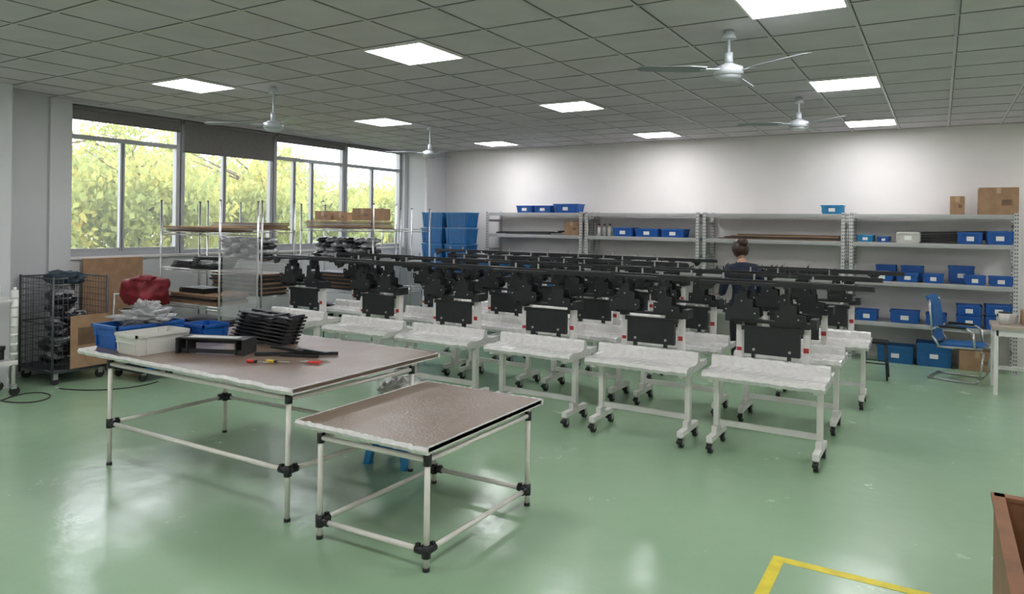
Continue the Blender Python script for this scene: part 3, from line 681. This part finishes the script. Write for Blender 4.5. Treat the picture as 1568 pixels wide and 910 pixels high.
for s in(1,-1):
    p=Vector((s*.13,.315,1.06)); nodes=[(p,.022),(p+Vector((-s*.01,.04,-.005)),(.032,.016))]; ed=[(0,1)]
    for k,(off,ln) in enumerate(((-.027,.062),(-.009,.072),(.009,.07),(.026,.055))):
        i=len(nodes); a=nodes[1][0]+Vector((off,.03,0)); 
        nodes+= [(a,.010),(a+Vector((0,ln*.5,-.006)),.009),(a+Vector((0,ln*.8,-.024)),.008),(a+Vector((0,ln*.9,-.04)),.007)]
        ed+=[(1,i),(i,i+1),(i+1,i+2),(i+2,i+3)]
    i=len(nodes); a=p+Vector((-s*.03,.03,-.01)); nodes+=[(a,.011),(a+Vector((-s*.02,.03,-.012)),.010),(a+Vector((-s*.015,.052,-.02)),.008)]; ed+=[(1,i),(i,i+1),(i+1,i+2)]
    hm=skin_mesh(nodes,ed,0); hm.materials.append(SKIN); inst('hand_right' if s>0 else 'hand_left',hm,parent=W)
b=B(); HM=Matrix.Translation((0,.105,1.60))@Matrix.Rotation(rad(-28),4,'X'); b.M=HM
vs=b.sph((0,0,0),(.155,.195,.225),SKIN,24)
inv=HM.inverted()
for v in vs:
    c=inv@v.co
    if c.z<0: c.x*=1-.35*(-c.z/.11); 
    if c.z<0 and c.y<0: c.y*=1+.45*c.z/.11
    v.co=HM@c
b.sph((0,.098,-.012),(.026,.04,.05),SKIN,10); b.sph((0,.090,-.055),(.045,.02,.016),LIP,10)
for s in(-1,1):
    b.sph((s*.032,.082,.012),(.028,.018,.014),EYEW,10); b.sph((s*.032,.089,.012),(.012,.008,.012),RUB,8)
    b.box((s*.033,.087,.033),(.032,.01,.005),HAIR); b.sph((s*.078,-.005,0),(.02,.035,.06),SKIN,10)
b.obj('head',parent=W)
b=B(); b.M=HM
vs=b.sph((0,-.016,.018),(.200,.225,.25),HAIR,28)
for v in vs:
    c=inv@v.co
    if c.y>.045 and c.z<.062: c.y=.045-.3*max(0,c.y-.045)
    if c.z<-.07: c.z=-.07+(c.z+.07)*.4
    k=1+.03*noise.noise(Vector((c.x*40,c.y*10,c.z*10))); v.co=HM@(c*k)
b.blob((0,-.130,.045),(.10,.09,.095),HAIR,.15,4,18); b.cyl((0,-.095,.04),(0,-.105,.042),.035,RUB,14)
b.obj('hair',parent=W)
b=B(); 
for i in range(16):
    a=i/16*2*math.pi; a2=(i+1)/16*2*math.pi; f=lambda t:(.07*math.cos(t),.045+.062*math.sin(t),1.435+.012*math.sin(t))
    b.cyl(f(a),f(a2),.018,NAVY,8)
b.obj('collar',parent=W)
# ------------------------------------------------------------------ outside
GR=mat('outside_grass',(.10,.16,.04),.9,var=.3,vscale=2)
b=B(); b.b2((-60,-30,-.3),(-9.56,60,-.2),GR); b.obj('ground_outside')
def leafmat():
    m=bpy.data.materials.new('leaf_foliage'); m.use_nodes=True; nt=m.node_tree; L=nt.links.new; nt.nodes.remove(nt.nodes['Principled BSDF']); o=nt.nodes['Material Output']
    tc=nn(nt,'ShaderNodeTexCoord'); n=nn(nt,'ShaderNodeTexNoise'); n.inputs['Scale'].default_value=.8; n.inputs['Detail'].default_value=6; n.inputs['Roughness'].default_value=.75; L(tc.outputs['Object'],n.inputs['Vector'])
    r=nn(nt,'ShaderNodeValToRGB'); e=r.color_ramp.elements; e[0].position=.32; e[0].color=(.22,.28,.11,1); e[1].position=.68; e[1].color=(.68,.53,.14,1)
    x=e.new(.45); x.color=(.34,.41,.15,1); x=e.new(.56); x.color=(.50,.50,.16,1); L(n.outputs['Fac'],r.inputs['Fac'])
    d=nn(nt,'ShaderNodeBsdfDiffuse'); t=nn(nt,'ShaderNodeBsdfTranslucent'); mx=nn(nt,'ShaderNodeMixShader'); mx.inputs[0].default_value=.45
    L(r.outputs['Color'],d.inputs[0]); L(r.outputs['Color'],t.inputs[0]); L(d.outputs[0],mx.inputs[1]); L(t.outputs[0],mx.inputs[2]); L(mx.outputs[0],o.inputs[0]); return m
LEAF=leafmat(); BARK=mat('tree_bark',(.12,.10,.07),.9)
def tree(x,y,hc,rx,seed,n=5200):
    r=random.Random(seed)
    b=B()
    b.cyl((0,0,-.2),(0,0,hc-.3),.11,BARK,10,r2=.06)
    for i in range(14):
        a=r.random()*6.28; z=r.uniform(.7,hc); l=r.uniform(.5,1)*rx
        b.cyl((0,0,z),(math.cos(a)*l,math.sin(a)*l,z+r.uniform(.1,.7)),.035,BARK,6,r2=.008)
    cl=[]
    for i in range(50):
        u=Vector((r.gauss(0,1),r.gauss(0,1),r.gauss(0,1))).normalized()*r.uniform(.4,1)
        cl.append((Vector((u.x*rx,u.y*rx,hc*.6+u.z*hc*.48)),r.uniform(.35,.8)))
    mi_=b.mi(LEAF)
    for i in range(n):
        c,s=cl[r.randrange(len(cl))]; p=c+Vector((r.gauss(0,.5),r.gauss(0,.5),r.gauss(0,.42)))*s
        if p.z<-.1: continue
        q=Euler((r.random()*6,r.random()*6,r.random()*6)).to_matrix(); w=r.uniform(.05,.10)
        vs=[b.bm.verts.new(p+q@Vector(v)) for v in((-w,0,0),(0,-w*.6,.01),(w,0,0),(0,w*.6,.01))]
        f=b.bm.faces.new(vs); f.material_index=mi_
    return b.obj('broadleaf_tree',(x,y,0))
ti=0
for (x,y,h,rx) in ((-14.5,5.6,3.1,1.7),(-14.2,8.6,3.0,1.8),(-14.8,11.8,3.1,1.8),(-15.5,14.8,2.7,1.9),(-16,18,2.8,2.0),(-18,8,4.1,2.4),(-19,12.4,4.1,2.4),(-20,17,4.0,2.6),(-20.5,22,3.3,2.7),(-18.5,27,2.8,2.5),(-24,28,3.4,2.8),(-25,20,4.5,2.9),(-24,14,4.8,2.9)):
    ti+=1; tree(x,y,h,rx,ti,8000)
# ------------------------------------------------------------------ light
w=bpy.data.worlds.new('sky'); sc.world=w; w.use_nodes=True; bg=w.node_tree.nodes['Background']; bg.inputs[0].default_value=(.93,.93,1,1); bg.inputs[1].default_value=5.2
s=bpy.data.lights.new('sun','SUN'); s.energy=4.0; s.angle=.05; s.color=(1,.92,.8); so=bpy.data.objects.new('sun',s); COL.objects.link(so); so.rotation_euler=(rad(10),rad(52),0)
# ------------------------------------------------------------------ camera
cd=bpy.data.cameras.new('camera'); cam=bpy.data.objects.new('camera',cd); COL.objects.link(cam)
cd.sensor_width=36; cd.lens=1082/1568*36; cd.shift_y=-113/1568; cd.clip_start=.05; cd.clip_end=300
cam.matrix_world=Matrix.Translation((0,0,1.9))@Matrix.Rotation(rad(31.2),4,'Z')@Matrix.Rotation(rad(90),4,'X')@Matrix.Rotation(.0135,4,'Z')
sc.camera=cam
